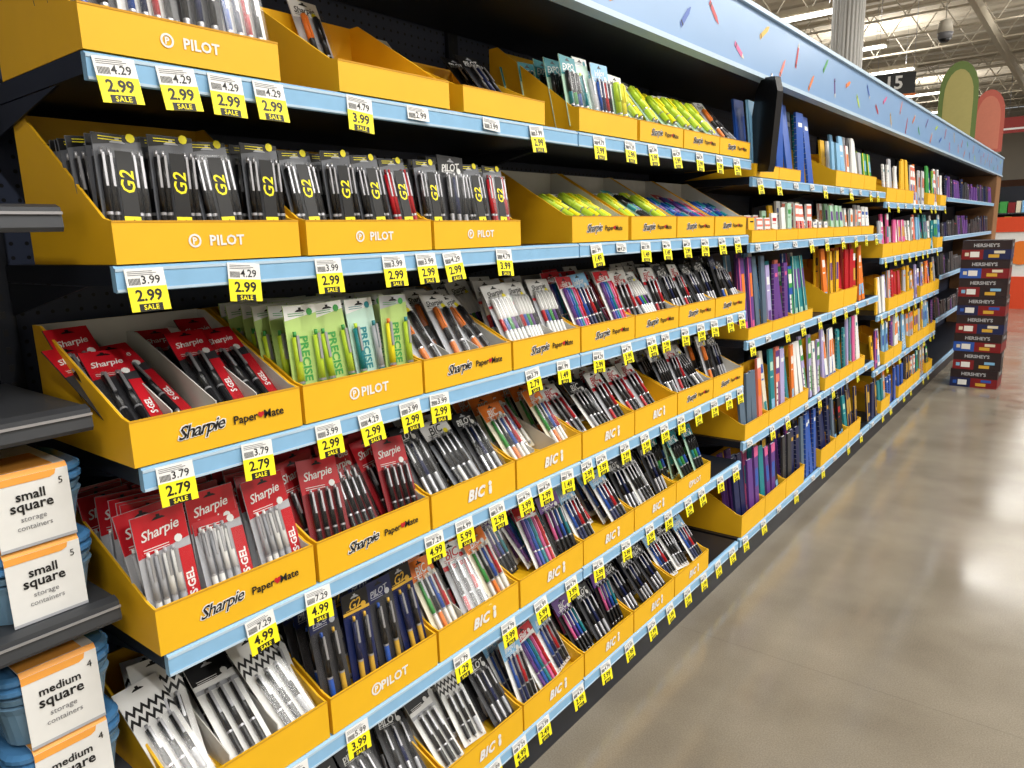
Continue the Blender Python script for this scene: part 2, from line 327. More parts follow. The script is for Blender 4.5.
def style(key,name,w,h,top,low,tf,pens,logo,lcol,label,r=.0052,mode='top',extra=None,pstyle='click',side=None,zig=False):
    c=MB(); c.box(-.0012,.0006,-w/2,w/2,0,h,low)
    zt=h*(1-tf)
    c.face([(.0011,-w/2+.0005,zt),(.0011,w/2-.0005,zt+h*.06),(.0011,w/2-.0005,h-.0005),(.0011,-w/2+.0005,h-.0005)],top)
    c.face([(.0015,-.011,h-.012),(.0015,-.006,h-.009),(.0015,.006,h-.009),(.0015,.011,h-.012),(.0015,.011,h-.013),(.0015,-.011,h-.013)],BK if top is not BK else LG)
    c.face([(.0015,-.003,h-.009),(.0015,.003,h-.009),(.0015,.003,h-.005),(.0015,-.003,h-.005)],BK if top is not BK else LG)
    if mode=='top':
        c.text(logo,.0016,-w*.02,h-.014-(h*tf-.014)*.36,lcol,w=w*.74,h=min(.022,h*tf*.42),bold=.012,shear=.3,rot=.12,space=.94)
    elif mode=='vert':
        c.text(logo,.0016,0,h*.5,lcol,w=h*.42,h=w*.26,bold=.03,rot=-math.pi/2)
    if zig:
        for r_ in range(2):
            for i in range(6):
                a=-w/2+w*i/6; zo=zt+.001+r_*.019
                c.face([(.0018,a,zo),(.0018,a+w/12,zo+.012),(.0018,a+w/6,zo),(.0018,a+w/6,zo+.009),(.0018,a+w/12,zo+.021),(.0018,a,zo+.009)],BK)
    if extra:
        for (a,b,z0,z1,cc) in extra: c.face([(.0017,a*w,z0*h),(.0017,b*w,z0*h),(.0017,b*w,z1*h),(.0017,a*w,z1*h)],cc)
    if not zig:
        for i in range(2):
            c.face([(.0018,-w*.38,zt+.008+i*.004),(.0018,w*.1,zt+.008+i*.004),(.0018,w*.1,zt+.0092+i*.004),(.0018,-w*.38,zt+.0092+i*.004)],lcol)
        c.face([(.0019,w*.28+.007*math.cos(t*math.pi/4),zt+.014+.007*math.sin(t*math.pi/4)) for t in range(8)],lcol if lcol is not BK else TY)
    ps=[]; L=min(.146,zt*1.02+ (h*.14 if mode!='top' else 0)); n=len(pens)
    if zig: L=.128
    span=w*.82 if not side else w*.62
    off=0 if not side else -w*.11
    for i,(b,g_) in enumerate(pens):
        yy=off+(i-(n-1)/2)*(span/max(n,2)) if n>1 else 0
        if mode=='vert' and n==2: yy=(-1 if i==0 else 1)*w*.33
        if mode=='g2': yy=(-.39,-.24,.24,.39)[i]*w
        ps.append((pen(b,g_,L,r,pstyle),(.0015+r*1.05,yy,.006)))
    if side: c.text(side,.0020,w*.36,h*.3,lcol,w=h*.34,h=w*.16,bold=.03,rot=math.pi/2)
    bl=MB(); d=.0028+r*2.5; a=w*.46; z0=.003; z1=.009+L
    P=[(-a,z0),(a,z0),(a,z1),(-a,z1)]; q=.003
    Q=[(-a+q,z0+q),(a-q,z0+q),(a-q,z1-q),(-a+q,z1-q)]
    bl.face([(d,y,z) for y,z in Q],CLR)
    for i in range(4):
        j=(i+1)%4; bl.face([(.002,*P[i]),(.002,*P[j]),(d,*Q[j]),(d,*Q[i])],CLR)
    if mode=='g2':
        c2=MB(); hw=w*.17; c2.box(d+.0002,d+.0008,-hw,hw,h*.08,h*.84,BK); e=d+.0013
        c2.text("G2",e,0,h*.59,TY,w=h*.38,h=w*.29,bold=.012,rot=math.pi/2,shear=.15,space=1.05)
        c2.face([(e-.0002,-hw,h*.09),(e-.0002,hw,h*.09),(e-.0002,hw,h*.30),(e-.0002,-hw,h*.30)],TY)
        c2.text("4",e+.0006,0,h*.245,BK,h=h*.06,bold=.03); c2.text("GEL",e+.0006,0,h*.14,BK,w=w*.27,bold=.02)
        lbl=c2
    else: lbl=None
    full=MB(); full.add(c)
    for p,l in ps: full.add(p,Matrix.Translation(l))
    if lbl: full.add(lbl)
    ST[key]=dict(name=name,w=w,h=h,card=c.mesh("card"),pens=[(penmesh(p),l) for p,l in ps],bl=bl.mesh("blister"),lbl=lbl.mesh("sleeve_label") if lbl else None,full=full.mesh(name),label=label)
B=BP
style('g2b','gel_pen_pack',.070,.176,BK,SM,.1,[(B,B)]*4,"G2",TY,"clear pack of black gel pens with yellow label",mode='g2',r=.0048)
style('g2r','gel_pen_pack',.070,.176,BK,SM,.1,[(RED,REDD),(RED,RED),(RED,REDD),(RED,RED)],"G2",TY,"clear pack of red gel pens with yellow label",mode='g2',r=.0048)
style('sgel','gel_pen_pack',.070,.205,RED,DG,.34,[(B,B),(B,B)],"Sharpie",WH,"red carded pack of black gel pens",side="S·GEL",extra=[(.22,.5,.02,.62,RED)],r=.0062)
style('sgel4','gel_pen_pack',.088,.190,RED,LG,.36,[(LG,WH)]*2+[(WH,LG)]*2,"Sharpie",WH,"red carded pack of white gel pens",side="S·GEL",extra=[(.24,.5,.0,.62,RED)])
style('sgelk','gel_pen_pack',.088,.190,RED,REDD,.36,[(B,B)]*4,"Sharpie",WH,"red carded pack of black gel pens in clear blister",extra=[(-.5,.5,.0,.08,RED)])
style('preg','rollerball_pack',.072,.20,WH,LIME,.14,[(YG,GRN),(YG,GRN)],"PRECISE",GRN,"pale green carded pack of green rollerball pens",r=.0068,mode='vert')
style('preb','rollerball_pack',.072,.20,WH,PMINT,.14,[(TEAL,YG),(LG,TEAL)],"PRECISE",TEAL,"pale mint carded pack of teal rollerball pens",r=.0068,mode='vert')
style('prey','rollerball_pack',.072,.20,LG,LIME,.14,[(TY,ORG),(YG,TEAL)],"PRECISE",GRN,"pale green carded pack of yellow and lime pens",r=.0068,mode='vert')
style('gray','marker_pack',.075,.195,WH,LG,.24,[(B,ORG),(B,B)],"Sharpie",BK,"light grey carded pack of black and orange markers",r=.0066,pstyle='cap')
style('multi','marker_pack',.09,.19,WH,LG,.26,[(RED,WH),(BLU,WH),(GRN,WH),(PUR,WH),(B,WH)],"Sharpie",BK,"white carded pack of assorted colour markers",pstyle='cap',extra=[(-.5,.5,.66,.70,RED)])
style('multi2','marker_pack',.09,.19,RED,WH,.2,[(PUR,PUR),(BLU,BLU),(TEAL,TEAL),(PNK,PNK),(RED,RED)],"Flair",WH,"red and white carded pack of coloured felt pens",pstyle='cap')
style('bluem','marker_pack',.09,.19,LB,WH,.28,[(BLU,NAVY),(NAVY,NAVY),(RED,B),(B,B)],"InkJoy",WH,"light blue carded pack of blue and black pens")
style('rw','ballpoint_pack',.085,.19,WH,LG,.28,[(B,RED),(B,B),(RED,B)],"BIC",RED,"white and red carded pack of black ballpoint pens",extra=[(-.5,.5,.66,.72,RED),(-.5,.5,0,.05,RED)])
style('ow','ballpoint_pack',.09,.19,ORG,CREAM,.26,[(GRN,WH),(B,ORG),(BLU,WH),(RED,WH)],"BIC",WH,"orange carded pack of assorted ballpoint pens")
style('bw','mechanical_pencil_pack',.088,.195,BK,WH,.26,[(B,LG),(B,B),(B,B),(LG,B)],"BIC",WH,"black and white carded pack of mechanical pencils")
style('bwx','mechanical_pencil_pack',.088,.195,WH,SM,.26,[(B,B),(B,WH),(B,B),(B,LG)],"BIC",BK,"white and black carded pack of mechanical pencils",extra=[(-.5,.5,.68,.74,BK)])
style('zig','mechanical_pencil_pack',.084,.21,WH,WH,.36,[(B,B),(B,B),(B,LG)],"",BK,"white carded pack of black pens with zigzag print",zig=True,r=.006)
style('zigk','mechanical_pencil_pack',.084,.21,BK,WH,.24,[(B,B),(B,B),(B,B)],"",WH,"black and white carded pack of black pens",r=.006,extra=[(-.5,.5,.7,.74,LG),(-.5,.5,.76,.79,WH)],zig=False)
style('gold','rollerball_pack',.07,.2,BK,NAVY,.24,[(NAVY,GOLD),(B,GOLD)],"G2",GOLD,"black and gold carded pack of navy pens",extra=[(-.5,.5,.78,.81,GOLD)],r=.006)
style('goldb','rollerball_pack',.07,.2,NAVY,DG,.24,[(B,BLU),(B,GOLD)],"PILOT",LG,"navy carded pack of black and gold pens",r=.006)
style('pur','ballpoint_pack',.09,.19,PUR,BK,.26,[(PNK,B),(PUR,B),(BLU,B),(TEAL,B)],"BIC",WH,"dark purple carded pack of pink and purple pens")
style('dark','ballpoint_pack',.085,.19,BK,DG,.24,[(B,SV),(NAVY,SV),(B,LG)],"PILOT",WH,"dark grey carded pack of black pens")
style('teal','marker_pack',.08,.19,TEAL,MINT,.28,[(TEAL,B),(GRN,B),(BLU,B)],"EXPO",WH,"teal carded pack of green and blue markers",r=.0062,pstyle='cap')
style('hl','highlighter_pack',.075,.17,WH,PMINT,.2,[(YG,YG),(TY,TY)],"Hi-Liter",BK,"clear carded pack of lime and yellow highlighters",r=.009,pstyle='cap')
style('hlb','highlighter_pack',.075,.17,NAVY,LB,.3,[(BLU,BLU),(PUR,TEAL)],"FLAIR",WH,"navy carded pack of blue highlighters",r=.009,pstyle='cap')
def pack(key,loc,rot,group,detail):
    s=ST[key]
    if detail:
        t=thing(s['name'],s['card'],loc,rot,s['label'],"pen pack",group)
        for pm,l in s['pens']: ob("pen",pm,l,(0,0,0),t)
        ob("blister",s['bl'],(0,0,0),(0,0,0),t)
        if s['lbl']: ob("sleeve_label",s['lbl'],(0,0,0),(0,0,0),t)
    else: thing(s['name'],s['full'],loc,rot,s['label'],"pen pack",group)
# ------------------------------------------------------------------ trays
TR={}
def traymesh(kind,w,d,lip,hb,plain=False):
    k=(kind,w,d,lip,hb)
    if k in TR: return TR[k]
    m=MB(); t=.004; inner=WC if kind in('sharpie','white') else Y_
    m.box(-d,0,0,w,0,t,Y_)
    m.box(-d,-d+t,0,w,t,hb,Y_,front=inner)
    m.box(-t,0,0,w,t,lip,Y_); m.box(-t-.001,-t,t,w-t,t,lip-.001,inner)
    prof=[(-d+t,t),(-t,t),(-t,lip),(-t-.02,lip+.004),(-d*.9,hb),(-d+t,hb)]
    m.prism(prof,0,t,Y_); m.prism(prof,w-t,w,Y_)
    if inner is WC: m.prism([(a,b-.001) for a,b in prof],t,t+.001,WC); m.prism([(a,b-.001) for a,b in prof],w-t-.001,w-t,WC)
    m.box(-.0002,.0006,0,w,lip-.003,lip,YD)
    x=.0012; zc=lip*.5
    if kind=='pilot':
        m.text("PILOT",x,w*.56,zc,WH,h=lip*.27,bold=.03,space=1.05)
        cy=w*.385; r=lip*.17
        for i in range(16):
            a0=i*math.pi/8;a1=a0+math.pi/8
            m.face([(x,cy+math.cos(a0)*r,zc+math.sin(a0)*r),(x,cy+math.cos(a1)*r,zc+math.sin(a1)*r),(x,cy+math.cos(a1)*r*.7,zc+math.sin(a1)*r*.7),(x,cy+math.cos(a0)*r*.7,zc+math.sin(a0)*r*.7)],WH)
        m.text("P",x,cy,zc,WH,h=r*1.0,bold=.04)
    elif kind=='sharpie':
        m.text("Sharpie",x+.0008,w*.37,zc,BK,h=lip*.44,w=w*.27,bold=.008,shear=.42,rot=.06,space=.9)
        m.text("Sharpie",x,w*.37,zc,WH,h=lip*.47,w=w*.285,bold=.055,shear=.42,rot=.06,space=.9)
        m.text("Paper",x+.0008,w*.63,zc,BK,h=lip*.30,w=w*.15,bold=.02); m.text("Mate",x+.0008,w*.81,zc+.0016,BK,h=lip*.23,w=w*.13,bold=.02)
        m.text("♥",x+.001,w*.725,zc+.002,RED,h=lip*.15)
    elif kind=='bic':
        m.text("BIC",x+.0008,w*.5,zc,WH,h=lip*.36,bold=.05,shear=.25,space=1.1)
        m.text("BIC",x,w*.5+.0015,zc-.0015,YD,h=lip*.36,bold=.06,shear=.25,space=1.1)
        fy_=w*.5+.05
        m.cyl((x-.001,fy_,zc+lip*.13),(x+.0004,fy_,zc+lip*.13),lip*.075,lip*.075,10,WH)
        m.face([(x+.0004,fy_-.0045,zc+lip*.05),(x+.0004,fy_-.006,zc-lip*.1),(x+.0004,fy_-.004,zc-lip*.2),(x+.0004,fy_+.004,zc-lip*.2),(x+.0004,fy_+.006,zc-lip*.1),(x+.0004,fy_+.0045,zc+lip*.05)],WH)
    TR[k]=m.mesh("display_tray"); return TR[k]
LABT={'pilot':"yellow cardboard tray with white maker lettering",'sharpie':"yellow cardboard tray with black script lettering",'bic':"yellow cardboard tray with bold white lettering",'plain':"plain yellow cardboard tray",'white':"yellow tray with white inside"}
def tray(z,y,w,kind,d,lip,hb,cols,deep,lean,dx,keys,group,det,x0=-.03,div=False,drop=0.0,mess=1.0,rise=None,only=None):
    zb=z+.021
    t=thing("display_tray",traymesh(kind,round(w,3),d,lip,hb),(-.001,y,zb),(0,0,random.uniform(-.004,.004)),LABT[kind]+" holding pen packs","display tray","yellow display trays")
    if rise is None: rise=.032 if lean>20 else .012
    rm=MB(); rm.prism([(-d+.008,.0045),(-.010,.0045),(-.010,rise),(-d+.008,rise)],.006,w-.006,WC if kind=='sharpie' else Y_); ob("riser",rm.mesh("riser"),(0,0,0),(0,0,0),t)
    if div:
        dm=MB(); dm.prism([(-d+.009,rise),(-.02,rise),(-.02,lip*1.0),(-d*.85,hb*.86),(-d+.009,hb*.86)],0,.002,WC); me=dm.mesh("divider")
        for c in range(1,cols): ob("divider",me,(0,w*c/cols,0),(0,0,0),t)
    for c in range(cols):
        yc=y+w*(c+.5)/cols
        cd_=random.uniform(-.012,.012)*(mess if lean>20 else 0)
        nk=deep-(random.choice((0,0,1,1,2)) if (lean>20 and deep>2 and only is None) else 0)
        for k in range(nk):
            if only is not None and (c,k) not in only: continue
            if random.random()<drop: continue
            key=keys[c%len(keys)]
            s=ST[key]; a=math.radians(lean+random.uniform(-4,4)*mess)
            x=min(x0-k*dx+cd_,-.014)
            av=(x+d-.012)/s['h']
            if math.sin(a)>av: a=math.asin(max(.05,av))
            zz=zb+rise+.0018
            if lean>20: zz+=random.uniform(0,.006)+k*.004
            yw=.13 if lean>20 else .05
            pack(key,(x,yc+random.uniform(-.003,.003)*(mess if w/cols>s['w']+.01 else .5),zz),(random.uniform(-.05,.05)*mess,-a,random.uniform(-yw,yw)*mess*.7),group,det and k<2)
def py(i): return .468+.308*i
W=.300
G="pen packs on the %s shelf"
# row 1 (top)
z=ZA[0]; gp=G%"top"
tray(z,.476,.31,'pilot',.30,.06,.21,4,5,12,.045,['goldb','bluem','dark','bluem'],gp,True)
tray(z,.91,.29,'plain',.30,.055,.21,3,2,38,.05,['bluem','gray','gray'],gp,True,x0=-.15,rise=.05,only=[(1,1)])
tray(z,1.245,.30,'plain',.30,.055,.17,3,3,40,.045,['gray','dark','dark'],gp,True,x0=-.08,rise=.03,only=[(0,2),(2,0),(2,1)],mess=1.6)
tray(z,1.70,.31,'plain',.30,.06,.25,4,5,12,.045,['teal','preb','bluem','hl'],gp,True)
for i,yy in enumerate((2.03,2.33,2.625)): tray(z,yy,.288,'sharpie',.28,.06,.14,3,4,44,.05,['hl','hl','hl'] if i<2 else ['hl','gray','dark'],gp,False,x0=-.02,rise=.052,mess=2.2)
# row 2
z=ZA[1]; gp=G%"second"
tray(z,.482,.315,'pilot',.30,.062,.24,4,8,7,.03,['g2b'],gp,True)
tray(z,.812,.315,'pilot',.30,.062,.22,4,7,8,.032,['g2b','g2b','g2b','g2r'],gp,True)
tray(z,1.135,.300,'pilot',.30,.06,.2,4,7,8,.032,['g2b','dark','g2b','g2r'],gp,True)
for i,yy in enumerate((1.66,1.98,2.29,2.60)): tray(z,yy,.30,'sharpie',.28,.07,.21,3,2,62,.05,[['hl'],['hl','teal','hl'],['hlb','hlb','multi2'],['hlb','bluem']][i],gp,i<1,x0=-.025,rise=.045,mess=2.2,drop=.25)
# row 3
z=ZA[2]; gp=G%"third"
SP=[('sharpie',4,3,50,.05,['sgel'],1),('pilot',4,6,9,.04,['preg','preg','preb','prey'],0),('sharpie',3,3,38,.06,['gray'],1),('sharpie',3,4,26,.06,['multi'],1),
    ('sharpie',3,4,26,.06,['multi2','bluem'],0),('sharpie',3,4,30,.055,['rw','multi'],0),('sharpie',3,4,30,.055,['dark','rw'],0),('sharpie',3,4,25,.055,['dark','goldb'],0)]
for i,(k,c,dp,le,dx,ks,dv) in enumerate(SP): tray(z,py(i),W,k,.32,.072,.20,c,dp,le,dx,ks,gp,i<4,div=dv,rise=.036 if i==0 else None,x0=-.025,mess=1.4 if i!=1 else 1,drop=.18 if i==0 else 0)
# row 4
z=ZA[3]; gp=G%"fourth"
SP=[('sharpie',3,9,14,.028,['sgel4'],0),('sharpie',3,8,24,.030,['sgelk'],0),('bic',3,4,40,.052,['dark','bwx','dark'],0),('bic',3,4,40,.052,['ow'],1),
    ('bic',3,4,38,.052,['rw','bw','rw'],0),('bic',3,4,36,.052,['rw'],0),('sharpie',3,4,34,.052,['bwx','rw'],0),('sharpie',3,4,20,.05,['gray','dark'],0)]
for i,(k,c,dp,le,dx,ks,dv) in enumerate(SP): tray(z,py(i),W,k,.32,.08,.2,c,dp,le,dx,ks,gp,i<4,div=dv,rise=.03 if i<2 else .045,x0=-.025,mess=1.7,drop=.1 if i>1 else 0)
# row 5
z=ZA[4]; gp=G%"fifth"
SP=[('plain',3,5,48,.042,['zig','zigk','zig'],1),('pilot',4,6,12,.04,['goldb','gold','goldb','gold'],0),('bic',3,4,36,.052,['ow','rw','ow'],1),('bic',3,5,34,.045,['pur','multi2'],0),
    ('bic',3,4,34,.052,['bluem','multi2'],0),('bic',3,4,34,.052,['dark','bw'],0),('pilot',3,4,20,.05,['teal'],0)]
for i,(k,c,dp,le,dx,ks,dv) in enumerate(SP): tray(z,py(i),W,k,.32,.08,.2,c,dp,le,dx,ks,gp,i<4,div=dv,rise=.045,x0=-.025,mess=1.8 if i!=1 else 1,drop=.1 if i>1 else 0)
# row 6
z=ZA[5]; gp=G%"bottom"
SP=[None,('pilot',3,4,40,.06,['dark'],0),('bic',3,5,40,.045,['zigk','zig','dark'],0),('bic',3,5,30,.05,['bluem','multi2'],0),
    ('bic',3,6,30,.045,['pur','dark'],0),('bic',3,4,34,.06,['dark'],0),('bic',3,4,42,.06,['bluem','bw'],0)]
for i,s in enumerate(SP):
    if s: k,c,dp,le,dx,ks,dv=s; tray(z,py(i),W,k,.32,.08,.2,c,dp,le,dx,ks,gp,i<4,div=dv,rise=.045,x0=-.025,mess=1.8)
# ------------------------------------------------------------------ notebooks in far bays
NB={}
def notebook(c1,c2,w,h,t,design):
    k=(c1.name,c2.name,w,h,t,design)
    if k in NB: return NB[k]
    m=MB(); m.box(-t,-t+.0012,-w/2,w/2,0,h,c1); m.box(-.0012,0,-w/2,w/2,0,h,c1); m.box(-t+.0012,-.0012,-w/2+.003,w/2-.003,.002,h-.002,WH)
    m.box(-t,0,-w/2,-w/2+.003,0,h,c1)
    def q(a,b,z0,z1,c,x=.0006): m.face([(x,a*w,z0*h),(x,b*w,z0*h),(x,b*w,z1*h),(x,a*w,z1*h)],c)
    rr=random.Random(design*7+len(c1.name)); ac=rr.choice([TEAL,CORAL,BLU,GOLD,PUR,GRN,ORG,LB])
    if design==0: q(-.32,.32,.70,.82,c2); q(-.35,.2,.60,.62,c2); q(-.35,.35,.1,.3,ac)
    elif design==1: q(-.5,.5,.86,1,c2); q(-.38,.38,.45,.7,ac); q(-.3,.3,.1,.16,c2)
    elif design==2: q(-.5,-.3,0,1,c2); q(-.15,.4,.5,.8,ac); q(-.15,.4,.12,.2,c2)
    elif design==3:
        for i in range(12): m.cyl((-t-.001,-w/2-.001,h*(i+.6)/12.4),(.001,-w/2-.001,h*(i+.6)/12.4),.0015,.0015,5,SV,False)
        q(-.2,.35,.8,.86,c2)
    elif design==5:
        q(-.5,.5,.62,.95,ac); q(-.4,.4,.7,.86,WH,.001); q(-.4,.0,.1,.5,c2); q(.08,.42,.1,.5,ac)
        for i in range(4): q(-.36,-.04,.14+i*.09,.16+i*.09,BK,.001)
    NB[k]=m.mesh("notebook"); return NB[k]
PAL=[(BLU,WH,"blue"),(LB,WH,"light blue"),(WH,BLU,"white"),(RED,WH,"red"),(TEAL,MINT,"teal"),(ORG,WH,"orange"),(NAVY,GOLD,"navy"),(PUR,PNK,"purple"),(GRN,TY,"green"),(BK,RED,"black"),(CREAM,BLU,"cream"),(CORAL,WH,"coral"),(Y_,BK,"yellow"),(MINT,GRN,"mint"),(SLT,WH,"slate grey"),(WH,TEAL,"white and teal"),(LG,ORG,"grey"),(WH,RED,"white and red"),(LAV,WH,"lavender"),(PNK,WH,"pink"),(DG,LG,"charcoal")]
def fillbooks(z,ya,yb,h,pal,group,lip=.07,hb=.17,nw=.135,deep=3,lean=6,traykind='plain',tw=.29,traypr=1.0,cat="notebook",name="notebook",ds_=(0,1,2,3,4,4,5)):
    y=ya
    while y+tw<=yb+.001:
        has=random.random()<traypr
        if has: thing("display_tray",traymesh(traykind,tw,.30,lip,hb),(-.001,y,z+.021),(0,0,0),"yellow cardboard tray holding upright notebooks and packs","display tray","yellow display trays")
        n=max(1,int((tw-.01)/nw)); hh0=h-random.choice((0,.0,.02,.04)); run=0
        for c in range(n):
            if run<=0: p=random.choice(pal); run=random.choice((1,1,2,3)); hh1=hh0-random.choice((0,0,.02,.045)); ds=random.choice(ds_)
            run-=1
            P=PAL[p]
            for k in range(deep):
                t=.010; hh=hh1+.012*k
                if k: P=PAL[random.choice(pal)]
                thing(name,notebook(P[0],P[1],round(nw-.006,3),round(hh,3),t,ds),(-.018-k*.05+random.uniform(-.006,.004),y+tw*(c+.5)/n+random.uniform(-.001,.001),z+(.0262 if has else .0212)),(0,-math.radians(lean+random.uniform(-3,3)),random.uniform(-.07,.07)),P[2]+" "+cat+" standing upright on the shelf",cat,group)
        y+=tw+.006
fillbooks(Z2[0],2.97,4.12,.335,[0,6,0,1,2,14,4],"folders on the upper shelf",lip=.05,hb=.15,nw=.095,deep=2,cat="folder",name="folder",traypr=.6)
fillbooks(Z2[0],4.14,5.29,.27,[12,2,1,8,16,17,12],"folders on the upper shelf",lip=.08,hb=.22,nw=.07,deep=2,cat="folder",name="folder")
fillbooks(Z2[1],2.97,5.29,.16,[2,10,2,16,13,15,17,12],"index card packs on the second shelf",lip=.05,hb=.12,nw=.07,deep=2,cat="card pack",name="index_card_pack",traypr=.8)
fillbooks(Z2[2],2.97,4.12,.335,[7,14,1,2,11,4,18,0,19,1],"notebooks on the middle shelf",lip=.05,hb=.14,nw=.058,deep=2,traypr=.6)
fillbooks(Z2[2],4.14,5.29,.335,[12,5,3,5,12,12,5,11],"folders on the middle shelf",lip=.10,hb=.26,nw=.07,deep=2,cat="folder",name="folder",traypr=.85)
fillbooks(Z2[3],2.97,5.29,.335,[1,4,10,1,15,18,14,19,5,11,17,2],"notebooks on the fourth shelf",lip=.07,hb=.2,nw=.058,deep=1,traypr=.75)
fillbooks(Z2[4],2.97,5.29,.345,[6,9,0,6,7,14,7,6,20,4,19],"notebooks on the base shelf",lip=.10,hb=.24,nw=.058,deep=2,traypr=.8)
for z,h,pal in zip(Z3,(.30,.28,.29,.30,.27),([12,2,5,8],[1,11,19,4],[5,3,12,18],[7,12,1,10],[6,0,4,9])):
    fillbooks(z,5.33,7.71,h,pal+[15,16],"notebooks on the farther shelves",lip=.09,hb=.2,nw=.07,deep=1,cat="folder",name="paper_folder",traypr=.8)  # notebooks as in the nearer bay, kept under the folder category
for z in (1.7,1.35,1.0,.6): fillbooks(z,7.77,11.5,.19,[9,6,20,7,20],"dark packs on the far end shelves",lip=.03,hb=.06,nw=.09,deep=1,traypr=0,cat="snack pack",name="snack_pack",ds_=(4,3))
# black hanging pouch at the bay joint
m=MB(); pr=[(-.065,0),(-.07,.03),(-.06,.30),(-.035,.355),(.035,.355),(.06,.30),(.07,.03),(.065,0)]
m.prism(pr,-.015,.015,BP,axis='x'); m.box(.0151,.016,-.035,.035,.2,.27,GR)
t=thing("hanging_pouch",m.mesh("hanging_pouch"),(.0,3.02,1.72),(.08,.05,1.1),"black zip pouch hanging from a hook at the shelf joint","pouch")
m=MB(); m.cyl((0,-.0,.345),(0,0,.37),.004,.004,6,SV); ob("hook",m.mesh("hook"),(0,0,0),(0,0,0),t)
# ------------------------------------------------------------------ food containers
def tubpack(w,h,title,n,y,z,x=-.10):
    m=MB(); hw=w/2
    def ring(m,z0,z1,a,b,mt,r=.036):
        def rr(k):
            o=[]
            for cx,cy,s in ((-k+r,k-r,90),(-k+r,-k+r,180),(k-r,-k+r,270),(k-r,k-r,0)):
                for i in range(6): t=math.radians(s+ i*18); o.append((cx+math.cos(t)*r,cy+math.sin(t)*r))
            return o
        A=rr(a);Bq=rr(b);nn=len(A)
        for i in range(nn):
            j=(i+1)%nn; m.face([(A[i][0],A[i][1],z0),(A[j][0],A[j][1],z0),(Bq[j][0],Bq[j][1],z1),(Bq[i][0],Bq[i][1],z1)],mt,True)
        m.face([(p[0],p[1],z1) for p in Bq],mt); m.face([(p[0],p[1],z0) for p in reversed(A)],mt)
    ring(m,0,h*.48,hw*.82,hw*.92,TUB)
    for i in range(2): ring(m,h*.48+i*h*.12,h*.48+i*h*.12+h*.09,hw*.93,hw*.97,TUB)
    t=thing("food_container_pack",m.mesh("tub_stack"),(x-hw,y,z),(0,0,0),"stack of blue square food containers in white paper sleeve","food container","storage containers")
    m=MB()
    for i in range(2):
        z0=h*.73+i*h*.13; ring(m,z0,z0+h*.03,hw*.97,hw,LBP); ring(m,z0+h*.03,z0+h*.08,hw,hw,LBP); ring(m,z0+h*.08,z0+h*.115,hw,hw*.93,LBP)
    ob("lid_stack",m.mesh("lid_stack"),(0,0,0),(0,0,0),t,)
    m=MB(); a=w*.315; e=hw+.003
    m.box(e-.001,e,-a,a,-.0,h-.004,WH); m.box(-e+.006,e-.006,-a,a,h+.001,h+.003,WH); m.box(-e,-e+.001,-a,a,0,h-.004,WH)
    m.prism([(e-.001,h-.004),(e,h-.004),(e-.006,h+.003),(e-.007,h+.002)],-a,a,SOFT)
    X=e+.0008
    m.face([(X,-a,h*.87),(X,a*.5,h*.87),(X,a*.64,h*.90),(X,a*.68,h-.004),(X,-a,h-.004)],SOFT); m.face([(X,-a,h*.0),(X,a,0),(X,a,h*.04),(X,-a,h*.04)],LG)
    m.face([(e-.007,-a,h+.0035),(e-.007,a*.68,h+.0035),(-e*.2,a*.68,h+.0035),(-e*.2,-a,h+.0035)],SOFT)
    m.text(title[0],X+.0004,-a*.06,h*.70,BK,h=h*.13,w=a*1.1,bold=.02); m.text(title[1],X+.0004,-a*.06,h*.52,BK,h=h*.14,w=a*1.25,bold=.02)
    m.text("storage",X+.0004,-a*.06,h*.37,GR,h=h*.08,w=a*.75); m.text("containers",X+.0004,-a*.06,h*.27,GR,h=h*.065,w=a*.95)
    m.text(n,X+.0004,a*.76,h*.80,BK,h=h*.09)
    ob("paper_sleeve",m.mesh("paper_sleeve"),(0,0,0),(0,0,0),t)
tubpack(.162,.112,("small","square"),"5",.360,.951); tubpack(.162,.112,("small","square"),"5",.360,.951+.118)
tubpack(.170,.125,("medium","square"),"4",.357,.621); tubpack(.170,.125,("medium","square"),"4",.357,.621+.13)
tubpack(.162,.112,("small","square"),"5",.190,.951); tubpack(.162,.112,("small","square"),"5",.190,.951+.118)
# ------------------------------------------------------------------ chocolate cartons
def carton(c1,c2,c3):
    m=MB(); w,d,h=.37,.36,.166
    m.box(-w/2,w/2,-d/2,d/2,0,h,CHOC); yy=-d/2-.001
    def fy(x0,x1,z0,z1,c,y=yy): m.face([(x0,y,z0),(x1,y,z0),(x1,y,z1),(x0,y,z1)],c)
    fy(-w/2,w/2,.0,.086,c1); fy(-.02,w/2,.0,.086,c2,yy-.0004); fy(-.12,-.05,.02,.068,WH,yy-.0008); fy(.02,.10,.016,.044,GOLD,yy-.0008); fy(.06,.14,.052,.076,c3,yy-.0008); fy(-.16,-.13,.03,.06,c3,yy-.0008)
    m.text("HERSHEY'S",0,yy-.001,.124,LG,w=.23,h=.032,bold=.03,plane='y')
    X=w/2+.001
    m.text("HERSHEY'S",X+.001,0,.124,LG,w=.21,h=.030,bold=.03)
    m.face([(X,-.17,.0),(X,.17,.0),(X,.17,.086),(X,-.17,.086)],c2)
    return m.mesh("chocolate_carton")
CM=[carton(NAVY,REDD,BLU),carton(REDD,NAVY,CREAM),carton(BLU,REDD,CREAM),carton(REDD,CHOC,LB)]
for i in range(8): thing("chocolate_carton",CM[(i*3)%4],(.335+random.uniform(-.006,.006),7.95+random.uniform(-.006,.006),i*.1662),(0,0,random.uniform(-.03,.03)),"dark brown chocolate bar carton in a floor stack","carton","stacked chocolate cartons")
